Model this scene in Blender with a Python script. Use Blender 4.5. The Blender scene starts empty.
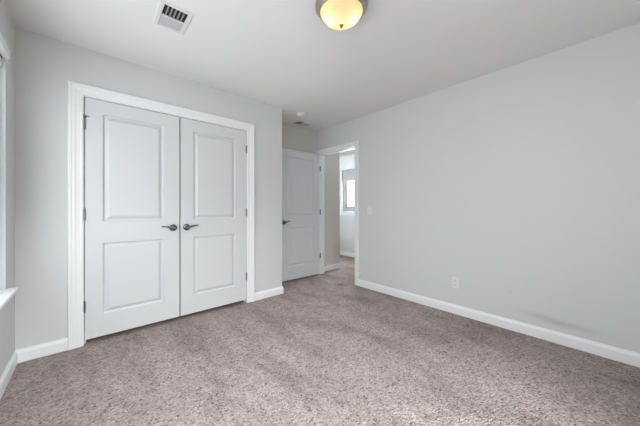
import bpy, bmesh, math, random
from mathutils import Vector, Matrix

C = bpy.context.scene.collection
sc = bpy.context.scene
PI = math.pi

# ------------------------------------------------------------------ camera
cam_d = bpy.data.cameras.new('camera')
cam = bpy.data.objects.new('camera', cam_d)
C.objects.link(cam)
cam.location = (0, 0, 1.1264)
cam.rotation_euler = (PI/2, 0, -0.72886)
cam_d.sensor_width = 36.0
cam_d.lens = 14.416
cam_d.shift_y = -4.68/640
cam_d.clip_start = 0.02
sc.camera = cam

# ------------------------------------------------------------------ world, light, exposure
world = bpy.data.worlds.new('sky')
sc.world = world
world.use_nodes = True
wn = world.node_tree.nodes
wn['Background'].inputs['Color'].default_value = (0.96, 0.98, 1.0, 1)
wn['Background'].inputs['Strength'].default_value = 1.2

def area_light(name, loc, rot, sx, sy, energy, color):
    d = bpy.data.lights.new(name, 'AREA')
    d.shape = 'RECTANGLE'; d.size = sx; d.size_y = sy
    d.energy = energy; d.color = color
    o = bpy.data.objects.new(name, d); C.objects.link(o)
    o.location = loc; o.rotation_euler = rot
    return o
DAY = (0.968, 0.99, 1.0)
# daylight by the closet-side and hall windows, plus fill through two added unseen windows
def daylight(name, loc, aim, up, sx, sy, energy):
    """aim: rotation about Z of the way the light looks (0 = +Y); up: tilt above the horizon in degrees."""
    area_light(name, loc, (PI/2+math.radians(up), 0, math.radians(aim)), sx, sy, energy, DAY)
daylight('daylight_far_window', (-0.536, 1.7785, 1.37), -90, 0, 1.5, 1.46, 21)
daylight('fill_added_near_window', (-0.536, 0.08, 1.37), -90, 0, 1.5, 1.46, 15)  # added fill lamp outside the unseen near window
daylight('fill_added_rear_window', (0.45, -1.50, 2.1), 0, -32, 2.2, 1.6, 13)  # added fill lamp outside the unseen rear window
daylight('side_fill_added_rear_window', (-0.35, -1.6, 2.0), -30, -25, 1.6, 1.2, 22)  # second added fill lamp there, from the side
daylight('high_fill_added_rear_window', (1.1, -2.1, 2.8), 14, -43, 1.8, 1.2, 500)  # third added fill lamp there, high up, for the floor
daylight('daylight_hall_window', (4.82, 3.72, 1.60), 90, 0, 1.6, 1.5, 270)

vs = sc.view_settings
vs.view_transform = 'Standard'
vs.look = 'None'
vs.gamma = 1.0
vs.use_curve_mapping = False
vs.exposure = 0.07
sc.cycles.use_denoising = True
sc.cycles.max_bounces = 16
sc.cycles.diffuse_bounces = 10
sc.cycles.transparent_max_bounces = 12
sc.cycles.caustics_reflective = False
sc.cycles.caustics_refractive = False

# ------------------------------------------------------------------ materials
def new_mat(name):
    m = bpy.data.materials.new(name); m.use_nodes = True
    return m, m.node_tree.nodes, m.node_tree.links, m.node_tree.nodes['Principled BSDF']

def paint(name, col, rough, bump=0.0, scale=200.0, var=0.0):
    m, n, l, b = new_mat(name)
    b.inputs['Roughness'].default_value = rough
    b.inputs['Base Color'].default_value = (*col, 1)
    geo = n.new('ShaderNodeNewGeometry')
    if var:
        nz = n.new('ShaderNodeTexNoise'); nz.inputs['Scale'].default_value = 1.7; nz.inputs['Detail'].default_value = 3
        l.new(geo.outputs['Position'], nz.inputs['Vector'])
        r = n.new('ShaderNodeValToRGB')
        r.color_ramp.elements[0].position = 0.35; r.color_ramp.elements[1].position = 0.65
        r.color_ramp.elements[0].color = (*[c*(1-var) for c in col], 1)
        r.color_ramp.elements[1].color = (*[min(1, c*(1+var)) for c in col], 1)
        l.new(nz.outputs['Fac'], r.inputs['Fac']); l.new(r.outputs['Color'], b.inputs['Base Color'])
    if bump:
        n2 = n.new('ShaderNodeTexNoise'); n2.inputs['Scale'].default_value = scale; n2.inputs['Detail'].default_value = 4
        l.new(geo.outputs['Position'], n2.inputs['Vector'])
        bp = n.new('ShaderNodeBump'); bp.inputs['Strength'].default_value = bump; bp.inputs['Distance'].default_value = 0.002
        l.new(n2.outputs['Fac'], bp.inputs['Height']); l.new(bp.outputs['Normal'], b.inputs['Normal'])
    return m

WALL = (0.615, 0.617, 0.615)
m_wall_lamp_tint = paint('wall_paint_lamp_tint', (0.585, 0.572, 0.548), 0.75, 0.12, 260, 0.008)  # warm lamplight cast put into the wall colour
m_wall = paint('wall_paint', WALL, 0.75, 0.12, 260, 0.008)
m_ceil = paint('ceiling_paint', (0.74, 0.738, 0.735), 0.9, 0.2, 160, 0.008)
m_trim = paint('trim_paint', (0.80, 0.805, 0.81), 0.38)
m_door = paint('door_paint', (0.635, 0.64, 0.65), 0.42, 0.06, 90)
m_plastic = paint('white_plastic', (0.71, 0.71, 0.715), 0.35)
m_vent = paint('vent_enamel', (0.67, 0.67, 0.67), 0.45)
m_slat = paint('vent_slat_enamel', (0.50, 0.50, 0.50), 0.5)
m_fin = paint('vent_fin_grey', (0.27, 0.27, 0.27), 0.5)
m_frame = paint('grey_window_frame', (0.40, 0.40, 0.41), 0.5)
m_duct_shade = paint('duct_shade', (0.02, 0.02, 0.02), 0.9)
m_socket = paint('socket_slot', (0.10, 0.10, 0.10), 0.6)
m_gap = paint('closet_dark', (0.05, 0.045, 0.045), 0.9)
m_rubber = paint('grey_rubber', (0.12, 0.11, 0.11), 0.7)

def metal(name, col, rough):
    m, n, l, b = new_mat(name)
    b.inputs['Base Color'].default_value = (*col, 1)
    b.inputs['Metallic'].default_value = 1.0
    nz = n.new('ShaderNodeTexNoise'); nz.inputs['Scale'].default_value = 60
    geo = n.new('ShaderNodeNewGeometry'); l.new(geo.outputs['Position'], nz.inputs['Vector'])
    mr = n.new('ShaderNodeMapRange'); mr.inputs['To Min'].default_value = rough*0.8; mr.inputs['To Max'].default_value = rough*1.2
    l.new(nz.outputs['Fac'], mr.inputs['Value']); l.new(mr.outputs['Result'], b.inputs['Roughness'])
    return m
m_nickel = metal('brushed_nickel', (0.44, 0.40, 0.37), 0.32)
m_pewter = metal('dark_pewter', (0.20, 0.19, 0.185), 0.28)
m_hinge = metal('hinge_steel', (0.20, 0.20, 0.205), 0.4)
m_bronze = metal('bronze_finial', (0.28, 0.20, 0.12), 0.35)

# the long right wall carries a grey rub mark and a small blemish
def wall_with_scuffs():
    m, n, l, b = new_mat('wall_paint_scuffed')
    b.inputs['Roughness'].default_value = 0.75
    geo = n.new('ShaderNodeNewGeometry')
    sep = n.new('ShaderNodeSeparateXYZ'); l.new(geo.outputs['Position'], sep.inputs[0])
    def math_(op, a, bb=None):
        x = n.new('ShaderNodeMath'); x.operation = op
        for i, v in enumerate((a, bb)):
            if v is None: continue
            if isinstance(v, (int, float)): x.inputs[i].default_value = v
            else: l.new(v, x.inputs[i])
        return x.outputs[0]
    nz = n.new('ShaderNodeTexNoise'); nz.inputs['Scale'].default_value = 9; nz.inputs['Detail'].default_value = 5
    l.new(geo.outputs['Position'], nz.inputs['Vector'])
    def blob(y0, z0, slope, wy, wz, amt):
        y = math_('SUBTRACT', sep.outputs['Y'], y0)
        z = math_('SUBTRACT', math_('SUBTRACT', sep.outputs['Z'], z0), math_('MULTIPLY', y, slope))
        q = math_('ADD', math_('POWER', math_('ABSOLUTE', math_('DIVIDE', y, wy)), 2.0), math_('POWER', math_('ABSOLUTE', math_('DIVIDE', z, wz)), 2.0))
        g = math_('EXPONENT', math_('MULTIPLY', q, -1.0))
        g = math_('MULTIPLY', g, math_('ADD', math_('MULTIPLY', nz.outputs['Fac'], 1.2), 0.35))
        return math_('MULTIPLY', g, amt)
    tot = math_('ADD', blob(0.24, 0.172, 0.03, 0.19, 0.026, 0.36), blob(0.60, 0.352, 0.3, 0.035, 0.012, 0.10))
    tot = math_('ADD', tot, blob(0.40, 0.200, 0.03, 0.13, 0.020, 0.16))
    mx = n.new('ShaderNodeMixRGB')
    mx.inputs['Color1'].default_value = (*WALL, 1); mx.inputs['Color2'].default_value = (0.24, 0.24, 0.245, 1)
    l.new(tot, mx.inputs['Fac']); l.new(mx.outputs[0], b.inputs['Base Color'])
    n2 = n.new('ShaderNodeTexNoise'); n2.inputs['Scale'].default_value = 260
    l.new(geo.outputs['Position'], n2.inputs['Vector'])
    bp = n.new('ShaderNodeBump'); bp.inputs['Strength'].default_value = 0.12; bp.inputs['Distance'].default_value = 0.002
    l.new(n2.outputs['Fac'], bp.inputs['Height']); l.new(bp.outputs['Normal'], b.inputs['Normal'])
    return m
m_wall_r = wall_with_scuffs()

def carpet():
    m, n, l, b = new_mat('carpet_pile')
    b.inputs['Roughness'].default_value = 1.0
    b.inputs['Specular IOR Level'].default_value = 0.05
    geo = n.new('ShaderNodeNewGeometry'); P = geo.outputs['Position']
    def noise(scale, det, rough=0.5, vec=P, dist=0.0):
        x = n.new('ShaderNodeTexNoise'); x.inputs['Scale'].default_value = scale
        x.inputs['Detail'].default_value = det; x.inputs['Roughness'].default_value = rough; x.inputs['Distortion'].default_value = dist
        l.new(vec, x.inputs['Vector']); return x.outputs['Fac']
    def ramp(fac, stops):
        r = n.new('ShaderNodeValToRGB'); e = r.color_ramp.elements
        e[0].position, e[0].color = stops[0][0], (*stops[0][1], 1)
        e[1].position, e[1].color = stops[-1][0], (*stops[-1][1], 1)
        for p_, c_ in stops[1:-1]:
            k = e.new(p_); k.color = (*c_, 1)
        l.new(fac, r.inputs['Fac']); return r.outputs['Color']
    def mul(a, bb, f=1.0):
        x = n.new('ShaderNodeMixRGB'); x.blend_type = 'MULTIPLY'; x.inputs['Fac'].default_value = f
        l.new(a, x.inputs['Color1']); l.new(bb, x.inputs['Color2']); return x.outputs[0]
    # flecked yarn twisted in tufts about a centimetre across, shade between them put into the colour
    warp = n.new('ShaderNodeVectorMath'); warp.operation = 'MULTIPLY_ADD'
    wn_ = n.new('ShaderNodeTexNoise'); wn_.inputs['Scale'].default_value = 60; wn_.inputs['Detail'].default_value = 2
    l.new(P, wn_.inputs['Vector']); l.new(wn_.outputs['Color'], warp.inputs[0])
    warp.inputs[1].default_value = (0.012, 0.012, 0.012); l.new(P, warp.inputs[2])
    vor = n.new('ShaderNodeTexVoronoi'); vor.inputs['Scale'].default_value = 95; vor.inputs['Randomness'].default_value = 1.0
    l.new(warp.outputs[0], vor.inputs['Vector'])
    vsep = n.new('ShaderNodeSeparateColor'); l.new(vor.outputs['Color'], vsep.inputs[0])
    fleck = ramp(vsep.outputs[0], [(0.0, (0.27, 0.205, 0.19)), (0.12, (0.44, 0.350, 0.332)), (0.55, (0.55, 0.452, 0.432)), (1.0, (0.66, 0.565, 0.545))])
    tuft_shade = ramp(noise(130, 3, 0.7), [(0.33, (0.52, 0.50, 0.50)), (0.52, (1, 1, 1))])  # painted shade in the crevices of the pile
    # brushed lay of the pile and traffic
    mp = n.new('ShaderNodeMapping'); mp.inputs['Rotation'].default_value = (0, 0, 0.12); mp.inputs['Scale'].default_value = (2.6, 0.8, 1.0)
    l.new(P, mp.inputs['Vector'])
    lay = ramp(noise(1.7, 5, 0.55, mp.outputs['Vector'], 0.25), [(0.36, (0.76, 0.745, 0.74)), (0.47, (0.91, 0.90, 0.90)), (0.64, (1.0, 1.0, 1.0))])
    mid = ramp(noise(9, 4, 0.65, P, 0.5), [(0.34, (0.84, 0.83, 0.83)), (0.6, (1, 1, 1))])
    col = mul(mul(mul(fleck, tuft_shade), lay), mid, 0.8)
    # a stain near the bedroom doorway
    sep = n.new('ShaderNodeVectorMath'); sep.operation = 'DISTANCE'; l.new(P, sep.inputs[0]); sep.inputs[1].default_value = (2.745, 2.62, 0)
    r2 = ramp(sep.outputs['Value'], [(0.02, (0.55, 0.5, 0.5)), (0.10, (1, 1, 1))])
    col = mul(col, r2)
    l.new(col, b.inputs['Base Color'])
    inv_ = n.new('ShaderNodeMath'); inv_.operation = 'MULTIPLY'; inv_.inputs[1].default_value = -1.2
    l.new(vor.outputs['Distance'], inv_.inputs[0])
    add = n.new('ShaderNodeMath'); add.operation = 'ADD'
    l.new(inv_.outputs[0], add.inputs[0]); l.new(noise(130, 3, 0.7), add.inputs[1])
    bp = n.new('ShaderNodeBump'); bp.inputs['Strength'].default_value = 0.9; bp.inputs['Distance'].default_value = 0.012
    l.new(add.outputs[0], bp.inputs['Height']); l.new(bp.outputs['Normal'], b.inputs['Normal'])
    return m
m_carpet = carpet()

def glass():
    m, n, l, b = new_mat('window_glass')
    n.remove(b)
    t = n.new('ShaderNodeBsdfTransparent'); t.inputs[0].default_value = (0.95, 0.97, 0.97, 1)
    g = n.new('ShaderNodeBsdfGlossy'); g.inputs['Roughness'].default_value = 0.02
    lw = n.new('ShaderNodeLayerWeight'); pw = n.new('ShaderNodeMath'); pw.operation = 'POWER'; pw.inputs[1].default_value = 5.0
    fr = n.new('ShaderNodeMath'); fr.operation = 'MULTIPLY_ADD'; fr.inputs[1].default_value = 0.55; fr.inputs[2].default_value = 0.03
    l.new(lw.outputs['Facing'], pw.inputs[0]); l.new(pw.outputs[0], fr.inputs[0]); mx = n.new('ShaderNodeMixShader')
    l.new(fr.outputs[0], mx.inputs[0]); l.new(t.outputs[0], mx.inputs[1]); l.new(g.outputs[0], mx.inputs[2])
    l.new(mx.outputs[0], n['Material Output'].inputs['Surface'])
    return m
m_glass = glass()

def lamp_glass():
    # alabaster bowl lit from inside by two bulbs
    m, n, l, b = new_mat('alabaster_glass')
    b.inputs['Base Color'].default_value = (0.85, 0.78, 0.66, 1)
    b.inputs['Roughness'].default_value = 0.25
    tc = n.new('ShaderNodeTexCoord')
    nz = n.new('ShaderNodeTexNoise'); nz.inputs['Scale'].default_value = 7; nz.inputs['Detail'].default_value = 3; nz.inputs['Distortion'].default_value = 1.2
    l.new(tc.outputs['Object'], nz.inputs['Vector'])
    r = n.new('ShaderNodeValToRGB')
    r.color_ramp.elements[0].position = 0.3; r.color_ramp.elements[0].color = (1.0, 0.66, 0.36, 1)
    r.color_ramp.elements[1].position = 0.7; r.color_ramp.elements[1].color = (1.0, 0.80, 0.54, 1)
    l.new(nz.outputs['Fac'], r.inputs['Fac'])
    tr = n.new('ShaderNodeBsdfTranslucent'); l.new(r.outputs['Color'], tr.inputs['Color'])
    mx = n.new('ShaderNodeMixShader'); mx.inputs[0].default_value = 0.75
    l.new(b.outputs[0], mx.inputs[1]); l.new(tr.outputs[0], mx.inputs[2])
    em = n.new('ShaderNodeEmission'); l.new(r.outputs['Color'], em.inputs['Color']); em.inputs['Strength'].default_value = 0.14
    ad = n.new('ShaderNodeAddShader'); l.new(mx.outputs[0], ad.inputs[0]); l.new(em.outputs[0], ad.inputs[1])
    l.new(ad.outputs[0], n['Material Output'].inputs['Surface'])
    return m
m_bowl = lamp_glass()

# ------------------------------------------------------------------ mesh helpers
def add_box(bm, x0, x1, y0, y1, z0, z1):
    v = [bm.verts.new((x, y, z)) for x in (x0, x1) for y in (y0, y1) for z in (z0, z1)]
    for f in ((0,1,3,2),(4,6,7,5),(0,4,5,1),(2,3,7,6),(0,2,6,4),(1,5,7,3)):
        bm.faces.new([v[i] for i in f])

def add_lathe(bm, prof, segs=48, center=(0,0,0), M=None):
    rings = []
    for r, z in prof:
        ring = []
        for i in range(segs):
            a = 2*PI*i/segs
            p = Vector((r*math.cos(a), r*math.sin(a), z))
            if M: p = M @ p
            ring.append(bm.verts.new(p + Vector(center)))
        rings.append(ring)
    for a, b in zip(rings, rings[1:]):
        for i in range(segs):
            bm.faces.new((a[i], a[(i+1)%segs], b[(i+1)%segs], b[i]))
    if prof[0][0] > 1e-4: bm.faces.new(rings[0][::-1])
    if prof[-1][0] > 1e-4: bm.faces.new(rings[-1])
    bmesh.ops.remove_doubles(bm, verts=bm.verts[:], dist=1e-6)

def add_sweep(bm, pts, radii, segs=12):
    """Tube along pts; radii = [(horizontal, vertical)]."""
    rings = []
    for i, p in enumerate(pts):
        p = Vector(p)
        t = (Vector(pts[min(i+1, len(pts)-1)]) - Vector(pts[max(i-1, 0)])).normalized()
        up = Vector((0, 0, 1)) if abs(t.z) < 0.9 else Vector((0, 1, 0))
        s = t.cross(up).normalized(); u = s.cross(t).normalized()
        ra, rb = radii[i]
        rings.append([bm.verts.new(p + s*ra*math.cos(2*PI*k/segs) + u*rb*math.sin(2*PI*k/segs)) for k in range(segs)])
    for a, b in zip(rings, rings[1:]):
        for i in range(segs):
            bm.faces.new((a[i], a[(i+1)%segs], b[(i+1)%segs], b[i]))
    bm.faces.new(rings[0][::-1]); bm.faces.new(rings[-1])

def obj(name, bm, mat, parent=None, bevel=0.0, smooth=False, segs=2):
    bmesh.ops.recalc_face_normals(bm, faces=bm.faces[:])
    me = bpy.data.meshes.new(name); bm.to_mesh(me); bm.free()
    me.materials.append(mat)
    if smooth:
        for p in me.polygons: p.use_smooth = True
    o = bpy.data.objects.new(name, me); C.objects.link(o)
    if bevel:
        md = o.modifiers.new('bevel', 'BEVEL'); md.width = bevel; md.segments = segs; md.limit_method = 'ANGLE'; md.angle_limit = 0.6
    if parent is not None: o.parent = parent
    return o

def boxes(name, lst, mat, parent=None, bevel=0.0):
    bm = bmesh.new()
    for b in lst: add_box(bm, *b)
    return obj(name, bm, mat, parent, bevel)

def tag(o, label=None, cat=None, group=None, kind=None):
    if label: o['label'] = label
    if cat: o['category'] = cat
    if group: o['group'] = group
    if kind: o['kind'] = kind
    return o

def empty(name, loc, rz=0.0):
    o = bpy.data.objects.new(name, None); C.objects.link(o)
    o.location = loc; o.rotation_euler = (0, 0, rz)
    o.empty_display_size = 0.1
    return o

def struct(o, label=None, cat=None):
    return tag(o, label, cat, None, 'structure')

# ------------------------------------------------------------------ room layout
XL, XR = -0.411, 2.896          # side walls
YC = 2.854                      # closet wall
YB = 3.352                      # wall behind the open door
YF = -0.85                      # wall behind the camera
XC = 1.877                      # outer corner of the closet
H = 2.44
T = 0.115
HX = 4.50                       # far wall of the hall

# floor: one carpet through bedroom, closet and hall
bm = bmesh.new(); add_box(bm, XL-0.3, HX+0.4, YF-0.3, 6.2, -0.12, 0.0)
struct(obj('floor', bm, m_carpet), 'brown and beige flecked cut pile carpet across the whole bedroom and hall', 'floor')
bm = bmesh.new(); add_box(bm, XL-0.3, HX+0.4, YF-0.3, 6.2, H, H+0.12)
struct(obj('ceiling', bm, m_ceil), 'flat matt white ceiling above the bedroom', 'ceiling')

# left wall with its window opening
WY0, WY1, WZ0, WZ1 = 0.98, 2.577, 0.585, 2.15
VY0, VY1 = -0.70, 0.86  # opening for the added window beside the camera
struct(boxes('wall_left', [
    (XL-0.16, XL, YF-0.16, VY0, 0, H), (XL-0.16, XL, VY1, WY0, 0, H), (XL-0.16, XL, WY1, YB+T, 0, H),
    (XL-0.16, XL, VY0, VY1, 0, WZ0), (XL-0.16, XL, VY0, VY1, WZ1, H),
    (XL-0.16, XL, WY0, WY1, 0, WZ0), (XL-0.16, XL, WY0, WY1, WZ1, H)], m_wall),
    'pale grey painted wall with the window', 'wall')
# wall behind the camera, with an added window opening for fill light
FX0, FX1, FZ0, FZ1 = -0.33, 1.55, 0.62, 2.12
struct(boxes('wall_front', [
    (XL, FX0, YF-0.16, YF, 0, H), (FX1, XR+T, YF-0.16, YF, 0, H),
    (FX0, FX1, YF-0.16, YF, 0, FZ0), (FX0, FX1, YF-0.16, YF, FZ1, H)], m_wall), 'pale grey painted wall behind the camera', 'wall')
# closet wall, with the side return of the closet
OX0, OX1, OZ = -0.062, 1.398, 2.062
struct(boxes('wall_closet', [
    (XL, OX0, YC, YC+T, 0, H), (OX1, XC, YC, YC+T, 0, H), (OX0, OX1, YC, YC+T, OZ, H),
    (XC-T, XC, YC+T, YB, 0, H)], m_wall), 'pale grey painted wall around the double closet doors', 'wall')
struct(boxes('wall_back', [(XL-0.16, 3.49, YB, YB+T, 0, H)], m_wall_lamp_tint), 'shaded grey wall behind the open bedroom door', 'wall')
# right wall with the bedroom doorway
DY0, DY1, DZ = 2.455, 3.280, 2.055
struct(boxes('wall_right', [
    (XR, XR+T, YF, DY0, 0, H), (XR, XR+T, DY1, YB, 0, H), (XR, XR+T, DY0, DY1, DZ, H)], m_wall_r),
    'long bare pale grey wall with a grey rub mark low down', 'wall')
# hall walls beyond the doorway
QY0, QY1, QZ0, QZ1 = 3.20, 4.235, 1.05, 2.04
struct(boxes('wall_hall', [
    (HX, HX+0.14, 1.5, QY0, 0, H), (HX, HX+0.14, QY1, 6.0, 0, H), (HX, HX+0.14, QY0, QY1, 0, QZ0), (HX, HX+0.14, QY0, QY1, QZ1, H),
    (XR+T, HX+0.14, 1.38, 1.5, 0, H), (3.375, HX+0.14, 6.0, 6.12, 0, H), (3.375, 3.49, YB+T, 6.0, 0, H)], m_wall),
    'grey hall wall with a window seen through the doorway', 'wall')

# ------------------------------------------------------------------ trim: baseboards and casings
BB = [(0.0, 0.0), (0.014, 0.0), (0.014, 0.070), (0.011, 0.080), (0.0065, 0.088), (0.0055, 0.096), (0.0, 0.096)]
def baseboard(name, pts, nrm, label=None):
    """pts: polyline along the wall foot; nrm: inward offset direction per point (mitred)."""
    bm = bmesh.new()
    rows = [[bm.verts.new((p[0]+n[0]*d, p[1]+n[1]*d, z+0.004)) for d, z in BB] for p, n in zip(pts, nrm)]
    k = len(BB)
    for a, b in zip(rows, rows[1:]):
        for i in range(k):
            bm.faces.new((a[i], a[(i+1)%k], b[(i+1)%k], b[i]))
    bm.faces.new(rows[0]); bm.faces.new(rows[-1][::-1])
    return struct(obj(name, bm, m_trim), label, 'baseboard' if label else None)

CW = 0.090
baseboard('baseboard_left', [(XL, YF), (XL, YC), (OX0-CW+0.017, YC)], [(1, 1), (1, -1), (0, -1)], 'white baseboard turning the corner from the window wall to the closet casing')
baseboard('baseboard_closet', [(OX1+CW-0.017, YC), (XC, YC), (XC, YB)], [(0, -1), (1, -1), (1, -1)], 'short white baseboard around the outer corner of the closet')
baseboard('baseboard_back', [(XC+0.014, YB), (XR, YB)], [(0, -1), (0, -1)], 'white baseboard behind the open bedroom door')
baseboard('baseboard_right', [(XR, 2.469-CW*0.78), (XR, YF)], [(-1, 0), (-1, 0)], 'long white baseboard along the bare wall')
baseboard('baseboard_hall', [(XR+T+0.005, YB), (3.49, YB), (3.49, 5.9)], [(0, -1), (1, -1), (1, 0)], 'short white baseboard in the hall just past the doorway')
baseboard('baseboard_hall_far', [(HX, 6.0), (HX, 1.5)], [(-1, 0), (-1, 0)], 'white baseboard under the hall window')

CP = [(0.0, 0.0), (0.0, 0.009), (0.006, 0.012), (0.012, 0.012), (0.016, 0.010), (0.040, 0.0125), (0.052, 0.017),
      (0.066, 0.017), (0.072, 0.021), (0.084, 0.021), (0.090, 0.017), (0.090, 0.0)]
def casing(bm, a0, a1, zt, place, z0=0.003, k_w=1.0):
    """U-shaped door casing; place(u, depth, z) -> point."""
    rows = []
    for w, d in CP:
        w *= k_w
        rows.append([bm.verts.new(place(u, d, z)) for u, z in ((a0-w, z0), (a0-w, zt+w), (a1+w, zt+w), (a1+w, z0))])
    k = len(CP)
    for i in range(k):
        A, B = rows[i], rows[(i+1) % k]
        for j in range(3):
            bm.faces.new((A[j], A[j+1], B[j+1], B[j]))
    bm.faces.new([r[0] for r in rows]); bm.faces.new([r[3] for r in rows][::-1])

# closet casing and jamb
CI0, CI1, CIZ = -0.044, 1.380, 2.046          # jamb faces
bm = bmesh.new()
casing(bm, CI0-0.004, CI1+0.004, CIZ+0.004, lambda u, d, z: (u, YC-d, z))
add_box(bm, OX0, CI0, YC, YC+T, 0.003, OZ); add_box(bm, CI1, OX1, YC, YC+T, 0.003, OZ); add_box(bm, CI0, CI1, YC, YC+T, CIZ, OZ)
add_box(bm, CI0, CI0+0.011, YC+0.042, YC+0.075, 0.003, CIZ); add_box(bm, CI1-0.011, CI1, YC+0.042, YC+0.075, 0.003, CIZ)
add_box(bm, CI0, CI1, YC+0.042, YC+0.075, CIZ-0.011, CIZ)
struct(obj('trim_1', bm, m_trim), 'white moulded casing around the double closet doors', 'door casing')
# bedroom door casing (both sides) and jamb
DI0, DI1, DIZ = 2.473, 3.262, 2.037
bm = bmesh.new()
casing(bm, DI0-0.004, DI1+0.004, DIZ+0.004, lambda u, d, z: (XR-d, u, z), k_w=0.78)
casing(bm, DI0-0.004, DI1+0.004, DIZ+0.004, lambda u, d, z: (XR+T+d, u, z), k_w=0.78)
add_box(bm, XR, XR+T, DY0, DI0, 0.003, DZ); add_box(bm, XR, XR+T, DI1, DY1, 0.003, DZ); add_box(bm, XR, XR+T, DI0, DI1, DIZ, DZ)
add_box(bm, XR+0.040, XR+0.075, DI0, DI0+0.011, 0.003, DIZ); add_box(bm, XR+0.040, XR+0.075, DI1-0.011, DI1, 0.003, DIZ)
add_box(bm, XR+0.040, XR+0.075, DI0, DI1, DIZ-0.011, DIZ)
struct(obj('trim_2', bm, m_trim), 'white moulded casing around the bedroom doorway', 'door casing')

# ------------------------------------------------------------------ doors
def panel_rings(u0, u1, z0, z1):
    """Nested rectangles (inset, depth) of one moulded panel."""
    return [(u0+i, u1-i, z0+i, z1-i, d) for i, d in ((0, 0), (0.002, 0.002), (0.005, 0.0145), (0.013, 0.0168), (0.019, 0.0155), (0.043, 0.002))]

def door_mesh(w, z0, z1, th, panels):
    """Slab in local coordinates: u along +X from 0 to w, front face at y=0 looking to -Y, back at y=th."""
    bm = bmesh.new()
    for side in (0, 1):
        def P(u, d, z): return (u, d if side == 0 else th-d, z)
        us = sorted({0.0, w} | {p[0] for p in panels} | {p[1] for p in panels})
        zs = sorted({z0, z1} | {p[2] for p in panels} | {p[3] for p in panels})
        grid = {(u, z): bm.verts.new(P(u, 0, z)) for u in us for z in zs}
        for i in range(len(us)-1):
            for j in range(len(zs)-1):
                rect = (us[i], us[i+1], zs[j], zs[j+1])
                c = [grid[us[i], zs[j]], grid[us[i+1], zs[j]], grid[us[i+1], zs[j+1]], grid[us[i], zs[j+1]]]
                hit = [p for p in panels if all(abs(a-b) < 1e-6 for a, b in zip(p, rect))]
                if not hit:
                    bm.faces.new(c); continue
                prev = c
                for (a, b, e, f, d) in panel_rings(*rect)[1:]:
                    cur = [bm.verts.new(P(u, d, z)) for u, z in ((a, e), (b, e), (b, f), (a, f))]
                    for k in range(4):
                        bm.faces.new((prev[k], prev[(k+1) % 4], cur[(k+1) % 4], cur[k]))
                    prev = cur
                bm.faces.new(prev)
    # edges
    for a, b in (((0, z0), (w, z0)), ((w, z0), (w, z1)), ((w, z1), (0, z1)), ((0, z1), (0, z0))):
        bm.faces.new([bm.verts.new(q) for q in ((a[0], 0, a[1]), (b[0], 0, b[1]), (b[0], th, b[1]), (a[0], th, a[1]))])
    bmesh.ops.remove_doubles(bm, verts=bm.verts[:], dist=1e-5)
    return bm

def lever_handle(parent, u, z, direction, y0=0.0, sgn=-1):
    """Rosette and wave lever; sgn -1: on the face looking to local -Y."""
    M = Matrix.Rotation(PI/2 if sgn < 0 else -PI/2, 3, 'X')
    bm = bmesh.new()
    add_lathe(bm, [(0.0, 0.0), (0.033, 0.0), (0.034, 0.004), (0.031, 0.009), (0.024, 0.013), (0.014, 0.015), (0.012, 0.020), (0.0115, 0.042), (0.0, 0.044)], 36, (u, y0, z), M)
    ros = obj('rosette', bm, m_pewter, parent, smooth=True)
    bm = bmesh.new()
    yy = y0 + sgn*0.046
    pts, rad = [], []
    N = 18
    for i in range(N+1):
        s = i/N
        pts.append((u + direction*(-0.012 + 0.120*s), yy + (-sgn)*0.010*s*s, z + 0.017*math.sin(PI*0.62*max(0.0, s-0.12)/0.88) - 0.004*math.sin(PI*min(1.0, s/0.25))))
        r = 0.0115*(1-s)**0.6 + 0.0072 if s < 0.5 else 0.0148*(1-s)**0.35*0.55 + 0.0062*(1 if s < .97 else .6)
        rad.append((r*0.75, r*0.62))
    add_sweep(bm, pts, rad, 14)
    obj('lever', bm, m_pewter, ros, smooth=True)
    return ros

def hinge(parent, u, y, z, h=0.089):
    bm = bmesh.new()
    add_lathe(bm, [(0.0, -h/2-0.004), (0.0035, -h/2-0.003), (0.0058, -h/2), (0.0058, h/2), (0.004, h/2+0.003), (0.0, h/2+0.005)], 16, (u, y, z))
    add_box(bm, u-0.006, u-0.001, y, y+0.010, z-h/2, z+h/2)
    add_box(bm, u+0.001, u+0.006, y, y+0.010, z-h/2, z+h/2)
    return obj('hinge', bm, m_hinge, parent)

# closet pair: leaves 0.7085 wide, 3 mm gaps
LW, DT = 0.7040, 0.035
P_TOP = (1.014, 1.925); P_BOT = (0.226, 0.831)
d1 = empty('door_1', (CI0+0.005, YC+0.004, 0))
struct(d1, 'white two panel closet door nearer the window', 'door')
obj('leaf', door_mesh(LW-0.004, 0.042, CIZ-0.005, DT, [(0.112, 0.563, *P_TOP), (0.112, 0.563, *P_BOT)]), m_door, d1)
lever_handle(d1, LW-0.060, 0.935, -1)
for z in (0.318, 1.078, 1.827): hinge(d1, -0.0015, -0.006, z)
bm = bmesh.new()                                   # hinge pin door stop on the top hinge
add_sweep(bm, [(-0.030, -0.010, 1.885), (-0.002, -0.012, 1.885), (0.026, -0.014, 1.885)], [(0.0035, 0.0035)]*3, 10)
add_lathe(bm, [(0.0, 1.872), (0.008, 1.874), (0.008, 1.890), (0.0, 1.892)], 14, (-0.0015, -0.010, 0))
obj('hinge_stop', bm, m_hinge, d1)
boxes('ball_catch', [(0.552, 0.598, 0.001, 0.022, CIZ-0.006, CIZ-0.0005)], m_socket, d1)

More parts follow.
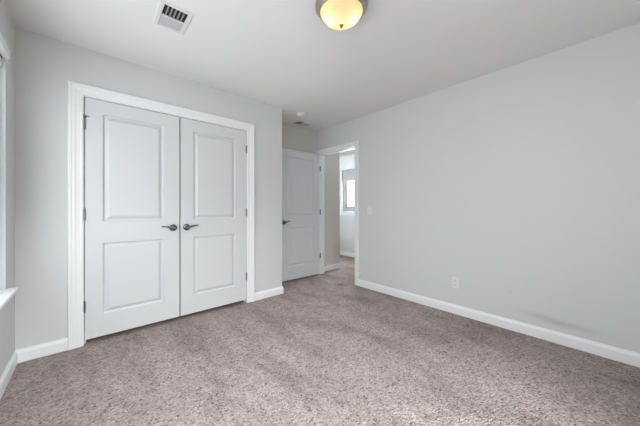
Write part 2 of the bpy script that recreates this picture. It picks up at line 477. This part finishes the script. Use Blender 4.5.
d2 = empty('door_2', (CI1-0.005-LW, YC+0.004, 0))
struct(d2, 'white two panel closet door nearer the open bedroom door', 'door')
obj('leaf', door_mesh(LW, 0.042, CIZ-0.005, DT, [(LW-0.583, LW-0.132, *P_TOP), (LW-0.583, LW-0.132, *P_BOT)]), m_door, d2)
lever_handle(d2, 0.055, 0.935, 1)
for z in (0.318, 1.078, 1.827): hinge(d2, LW+0.0015, -0.006, z)
boxes('ball_catch', [(0.108, 0.156, 0.001, 0.022, CIZ-0.006, CIZ-0.0005)], m_socket, d2)

# bedroom door, swung right open against the wall behind it
BW = 0.762
OPEN = math.radians(2.4)
d3 = empty('door_3', (2.872, 3.226, 0), PI)       # local +X runs from the hinge towards the free edge
d3.rotation_euler = (0, 0, PI - OPEN)
struct(d3, 'white two panel bedroom door swung wide open beside the closet corner', 'door')
bmd = door_mesh(BW, 0.024, DIZ-0.004, DT, [(0.120, 0.642, *P_TOP), (0.120, 0.642, *P_BOT)])
bmesh.ops.translate(bmd, verts=bmd.verts[:], vec=(0, -DT, 0))   # camera-side face at local y=0 (looking +Y local)
obj('leaf', bmd, m_door, d3)
lever_handle(d3, BW-0.060, 0.915, -1, 0.0, 1)
for z in (0.318, 1.066, 1.80):
    bm = bmesh.new()
    add_lathe(bm, [(0.0, -0.048), (0.006, -0.044), (0.006, 0.044), (0.0, 0.048)], 16, (-0.006, -DT-0.004, z))
    add_box(bm, -0.0022, 0.0, -DT, -0.003, z-0.044, z+0.044)
    obj('hinge', bm, m_hinge, d3)
    bm = bmesh.new()                               # leaf screwed to the jamb
    add_box(bm, XR+0.002, XR+0.034, DI1-0.0028, DI1-0.0003, z-0.044, z+0.044)
    bmesh.ops.transform(bm, verts=bm.verts[:], matrix=(Matrix.Translation(d3.location) @ Matrix.Rotation(PI-OPEN, 4, 'Z')).inverted())
    obj('hinge', bm, m_hinge, d3)
# ------------------------------------------------------------------ windows
def window(name, place, u0, u1, z0, z1, label, mid=True, fw=0.045, s=0.032, mat=None):
    """Vinyl single hung window; place(u, d, z): d grows towards outdoors."""
    root = empty(name, place((u0+u1)/2, 0.05, z0))
    struct(root, label, 'window')
    inv = root.location.copy()
    def bx(bm, a0, a1, e0, e1, c0, c1):
        p, q = Vector(place(a0, e0, c0)) - inv, Vector(place(a1, e1, c1)) - inv
        add_box(bm, min(p.x, q.x), max(p.x, q.x), min(p.y, q.y), max(p.y, q.y), min(p.z, q.z), max(p.z, q.z))
    bm = bmesh.new()
    bx(bm, u0, u0+fw, 0.03, 0.11, z0, z1); bx(bm, u1-fw, u1, 0.03, 0.11, z0, z1)
    bx(bm, u0+fw, u1-fw, 0.03, 0.11, z0, z0+fw); bx(bm, u0+fw, u1-fw, 0.03, 0.11, z1-fw, z1)
    obj('window_frame', bm, mat or m_trim, root, 0.003)
    zm = (z0+z1)/2
    spans = [(z0+fw, zm+0.015, 0.045), (zm-0.015, z1-fw, 0.075)] if mid else [(z0+fw, z1-fw, 0.05)]
    for c0, c1, d in spans:
        bm = bmesh.new()
        a0, a1 = u0+fw, u1-fw
        bx(bm, a0, a0+s, d, d+0.028, c0, c1); bx(bm, a1-s, a1, d, d+0.028, c0, c1)
        bx(bm, a0+s, a1-s, d, d+0.028, c0, c0+s); bx(bm, a0+s, a1-s, d, d+0.028, c1-s, c1)
        sash = obj('sash', bm, mat or m_trim, root, 0.002)
        bm = bmesh.new(); bx(bm, a0+s, a1-s, d+0.012, d+0.017, c0+s, c1-s)
        obj('pane', bm, m_glass, sash)
    return root, bx

w1, bx1 = window('window_1', lambda u, d, z: (XL-d, u, z), WY0, WY1, WZ0+0.02, WZ1, 'white framed window on the wall beside the closet')
bm = bmesh.new()
bx1(bm, WY0-0.05, WY1+0.028, -0.052, 0.0, 0.583, 0.605); bx1(bm, WY0, WY1, 0.0, 0.12, 0.583+0.003, 0.605)
obj('window_sill', bm, m_trim, w1, 0.004)
window('added_window_4', lambda u, d, z: (XL-d, u, z), VY0, VY1, WZ0, WZ1, 'added unseen white framed window on the wall beside the camera')  # invented out of view, an opening for the near fill lamp
w3, bx3 = window('added_window_3', lambda u, d, z: (u, YF-d, z), FX0, FX1, FZ0, FZ1, 'added unseen white framed window on the wall behind the camera')  # invented out of view to let the rear fill lamps in
w2, bx2 = window('window_2', lambda u, d, z: (HX+d, u, z), QY0, QY1, QZ0, QZ1, 'small bright hall window seen through the bedroom doorway', False, 0.075, 0.045, m_frame)
bm = bmesh.new()
bx2(bm, QY0-0.10, QY1+0.12, -0.045, 0.0, QZ0-0.025, QZ0); bx2(bm, QY0-0.09, QY1+0.11, -0.016, 0.0, QZ0-0.09, QZ0-0.025)
obj('window_sill', bm, m_trim, w2, 0.003)
bm = bmesh.new()
bx2(bm, QY0-0.09, QY0, -0.018, 0.0, QZ0, QZ1); bx2(bm, QY1, QY1+0.09, -0.018, 0.0, QZ0, QZ1)
bx2(bm, QY0-0.10, QY1+0.10, -0.020, 0.0, QZ1, QZ1+0.33)  # tall white head board standing in for the brightly lit wall above
obj('casing_and_lit_wall', bm, m_trim, w2, 0.003)

# blinds pulled up: valance over a head rail darkened as the shaded gap
bl = empty('window_blind', (XL, (WY0+WY1)/2, 2.08))
tag(bl, 'raised window blind with white valance at the top of the window', 'blind')
hy = (WY1-WY0)/2
boxes('valance', [(-0.012, 0.020, -hy+0.001, hy-0.001, 0.008, 0.069)], m_trim, bl, 0.004)
boxes('head_rail', [(-0.080, -0.014, -hy+0.004, hy-0.004, 0.004, 0.045)], m_socket, bl)
boxes('slat_stack', [(-0.029, -0.0145, -hy+0.02, hy-0.02, -0.05, 0.003)], m_trim, bl)
bh = empty('window_blind', (HX+0.02, (QY0+QY1)/2, QZ1-0.27))
tag(bh, 'grey blind half rolled at the top of the hall window', 'blind')
hq = (QY1-QY0)/2
boxes('head_rail', [(-0.012, 0.008, -hq+0.003, hq-0.003, 0.22, 0.267)], m_slat, bh, 0.003)
boxes('shade', [(-0.004, 0.002, -hq+0.006, hq-0.006, 0.0, 0.219)], m_slat, bh)

# ------------------------------------------------------------------ ceiling light
cl = empty('ceiling_light', (1.205, 1.142, H))
tag(cl, 'round flush mount ceiling light with brushed nickel rim and glowing alabaster glass bowl', 'ceiling light')
bm = bmesh.new()
add_lathe(bm, [(0.0, -0.0005), (0.158, -0.0005), (0.166, -0.006), (0.168, -0.014), (0.166, -0.020), (0.161, -0.024), (0.158, -0.030), (0.149, -0.043), (0.141, -0.053), (0.137, -0.054), (0.135, -0.050), (0.142, -0.034), (0.120, -0.012), (0.0, -0.010)], 72)
obj('rim', bm, m_nickel, cl, smooth=True)
bm = bmesh.new()
prof = []
for i in range(19):
    t = 1-(1-i/18)**1.6
    prof.append((0.1350*max(0.0, 1-t**1.6)**0.62, -0.048 - 0.086*t))
add_lathe(bm, prof[::-1], 72)
obj('glass_bowl', bm, m_bowl, cl, smooth=True)
bm = bmesh.new()
add_lathe(bm, [(0.0, -0.128), (0.012, -0.129), (0.013, -0.133), (0.008, -0.137), (0.0095, -0.142), (0.007, -0.148), (0.0, -0.150)], 20)
obj('finial', bm, m_bronze, cl, smooth=True)
for s in (-1, 1):
    d = bpy.data.lights.new('bulb', 'POINT'); d.energy = 0.25; d.color = (1.0, 0.78, 0.52); d.shadow_soft_size = 0.014
    o = bpy.data.objects.new('bulb', d); C.objects.link(o)
    o.location = (1.205 + s*0.070*0.746, 1.142 - s*0.070*0.666, H-0.086)

# ------------------------------------------------------------------ ceiling vents
def vent(name, x, y, rz, label):
    """Two-bank ceiling register, local long side along Y, 0.198 x 0.270."""
    r = empty(name, (x, y, H), rz)
    tag(r, label, 'vent', 'ceiling registers')
    a, b = 0.099, 0.1345
    ia, ib = 0.069, 0.114
    bm = bmesh.new()
    # bevelled border frame
    ring = [(a, b, 0.0), (a, b, -0.003), (a-0.006, b-0.006, -0.009), (ia+0.003, ib+0.003, -0.010), (ia, ib, -0.007), (ia, ib, -0.0008)]
    rows = [[bm.verts.new((sx*p, sy*q, z)) for sx, sy in ((-1,-1),(1,-1),(1,1),(-1,1))] for p, q, z in ring]
    for A, B in zip(rows, rows[1:]):
        for k in range(4): bm.faces.new((A[k], A[(k+1)%4], B[(k+1)%4], B[k]))
    add_box(bm, -ia, ia, -0.006, 0.006, -0.008, -0.001)
    obj('frame', bm, m_vent, r)
    boxes('duct_shade_plate', [(-ia+0.0003, ia-0.0003, -ib+0.0003, ib-0.0003, -0.0016, -0.0004)], m_duct_shade, r)  # black plate painted as the shaded duct; the ceiling is uncut
    # open bank: fins with gaps, shut bank: overlapping blades
    for k in range(5):
        u = -ia + (k+1)*2*ia/6
        boxes('fin', [(u-0.0040, u+0.0040, -ib+0.001, -0.0062, -0.0062, -0.0018)], m_fin, r)
    for k in range(6):
        v = 0.0065 + k*(ib-0.0065)/6
        bm = bmesh.new()
        q = (ib-0.0065)/6 - 0.0006
        add_box(bm, -ia+0.001, ia-0.001, v+0.0003, v+q, -0.0056-0.0004*(k % 2), -0.0018)
        obj('louver', bm, m_slat, r)
    return r
vent('ceiling_vent', 0.421, 1.997, 0, 'white two-bank ceiling vent with one dark bank, between the closet and the ceiling light')
vent('ceiling_vent', 2.437, 3.142, -PI/2, 'small dark-slotted ceiling vent above the open bedroom door')

# ------------------------------------------------------------------ smoke detector
sd = empty('smoke_detector', (2.165, 2.832, H))
tag(sd, 'round white smoke detector on the ceiling near the closet corner', 'smoke detector')
bm = bmesh.new(); add_lathe(bm, [(0.0, -0.0005), (0.066, -0.0005), (0.067, -0.006), (0.064, -0.011), (0.0, -0.011)], 40)
obj('base', bm, m_plastic, sd, smooth=False)
bm = bmesh.new(); add_lathe(bm, [(0.0, -0.0115), (0.058, -0.0115), (0.060, -0.018), (0.056, -0.030), (0.044, -0.038), (0.022, -0.040), (0.0, -0.0405)], 40)
obj('cover', bm, m_plastic, sd, smooth=True)
bm = bmesh.new(); add_lathe(bm, [(0.0, -0.040), (0.010, -0.0405), (0.009, -0.043), (0.0, -0.0435)], 16, (0.02, -0.015, 0.0015))
obj('test_button', bm, m_vent, sd)

# ------------------------------------------------------------------ switch and outlet
sw = empty('light_switch', (XR, 2.205, 1.104))
tag(sw, 'white light switch plate on the bare wall beside the doorway', 'light switch')
boxes('plate', [(-0.006, -0.0003, -0.036, 0.036, -0.058, 0.058)], m_plastic, sw, 0.003)
boxes('toggle_bezel', [(-0.0075, -0.0062, -0.008, 0.008, -0.016, 0.016)], m_vent, sw)
bm = bmesh.new()
v = [bm.verts.new(p) for p in ((-0.0078, -0.0045, -0.009), (-0.0078, 0.0045, -0.009), (-0.0078, 0.0045, 0.011), (-0.0078, -0.0045, 0.011), (-0.018, -0.0035, 0.006), (-0.018, 0.0035, 0.006), (-0.016, 0.0035, 0.013), (-0.016, -0.0035, 0.013))]
for f in ((0,1,2,3),(4,5,6,7),(0,1,5,4),(1,2,6,5),(2,3,7,6),(3,0,4,7)): bm.faces.new([v[i] for i in f])
obj('toggle', bm, m_plastic, sw)

ot = empty('electrical_outlet', (XR, 1.078, 0.334))
tag(ot, 'white duplex electrical outlet low on the bare wall above the baseboard', 'outlet')
boxes('plate', [(-0.006, -0.0003, -0.036, 0.036, -0.058, 0.058)], m_plastic, ot, 0.003)
for zc in (-0.0205, 0.0205):
    bm = bmesh.new()
    add_lathe(bm, [(0.0, 0.0), (0.0165, 0.0), (0.0170, 0.0012), (0.0160, 0.0024), (0.0, 0.0024)], 28, (-0.0062, 0, zc), Matrix.Rotation(-PI/2, 3, 'Y'))
    s = obj('socket', bm, m_plastic, ot)
    boxes('slot', [(-0.0092, -0.0087, -0.0072, -0.0050, zc-0.002, zc+0.008)], m_socket, s)
    boxes('slot', [(-0.0092, -0.0087, 0.0050, 0.0072, zc-0.002, zc+0.007)], m_socket, s)
    bm = bmesh.new(); add_lathe(bm, [(0.0, 0.0), (0.003, 0.0), (0.003, 0.0005), (0.0, 0.0005)], 14, (-0.0087, 0, zc-0.0085), Matrix.Rotation(-PI/2, 3, 'Y'))
    obj('ground_hole', bm, m_socket, s)
bm = bmesh.new(); add_lathe(bm, [(0.0, 0.0), (0.0034, 0.0), (0.0026, 0.0014), (0.0, 0.0016)], 14, (-0.0061, 0, 0), Matrix.Rotation(-PI/2, 3, 'Y'))
obj('screw', bm, m_hinge, ot)

# ------------------------------------------------------------------ door stop at the closet corner
ds = empty('door_stop', (XC+0.0142, 2.905, 0.052))
tag(ds, 'short baseboard door stop with dark tip at the foot of the closet corner', 'door stop')
bm = bmesh.new()
add_lathe(bm, [(0.0, 0.0), (0.011, 0.0), (0.011, 0.004), (0.005, 0.007), (0.0045, 0.050), (0.0, 0.051)], 16, (0, 0, 0), Matrix.Rotation(PI/2, 3, 'Y'))
obj('post', bm, m_plastic, ds)
bm = bmesh.new()
add_lathe(bm, [(0.0, 0.0), (0.008, 0.0), (0.009, 0.006), (0.007, 0.013), (0.0, 0.014)], 16, (0.050, 0, 0), Matrix.Rotation(PI/2, 3, 'Y'))
obj('rubber_tip', bm, m_rubber, ds)
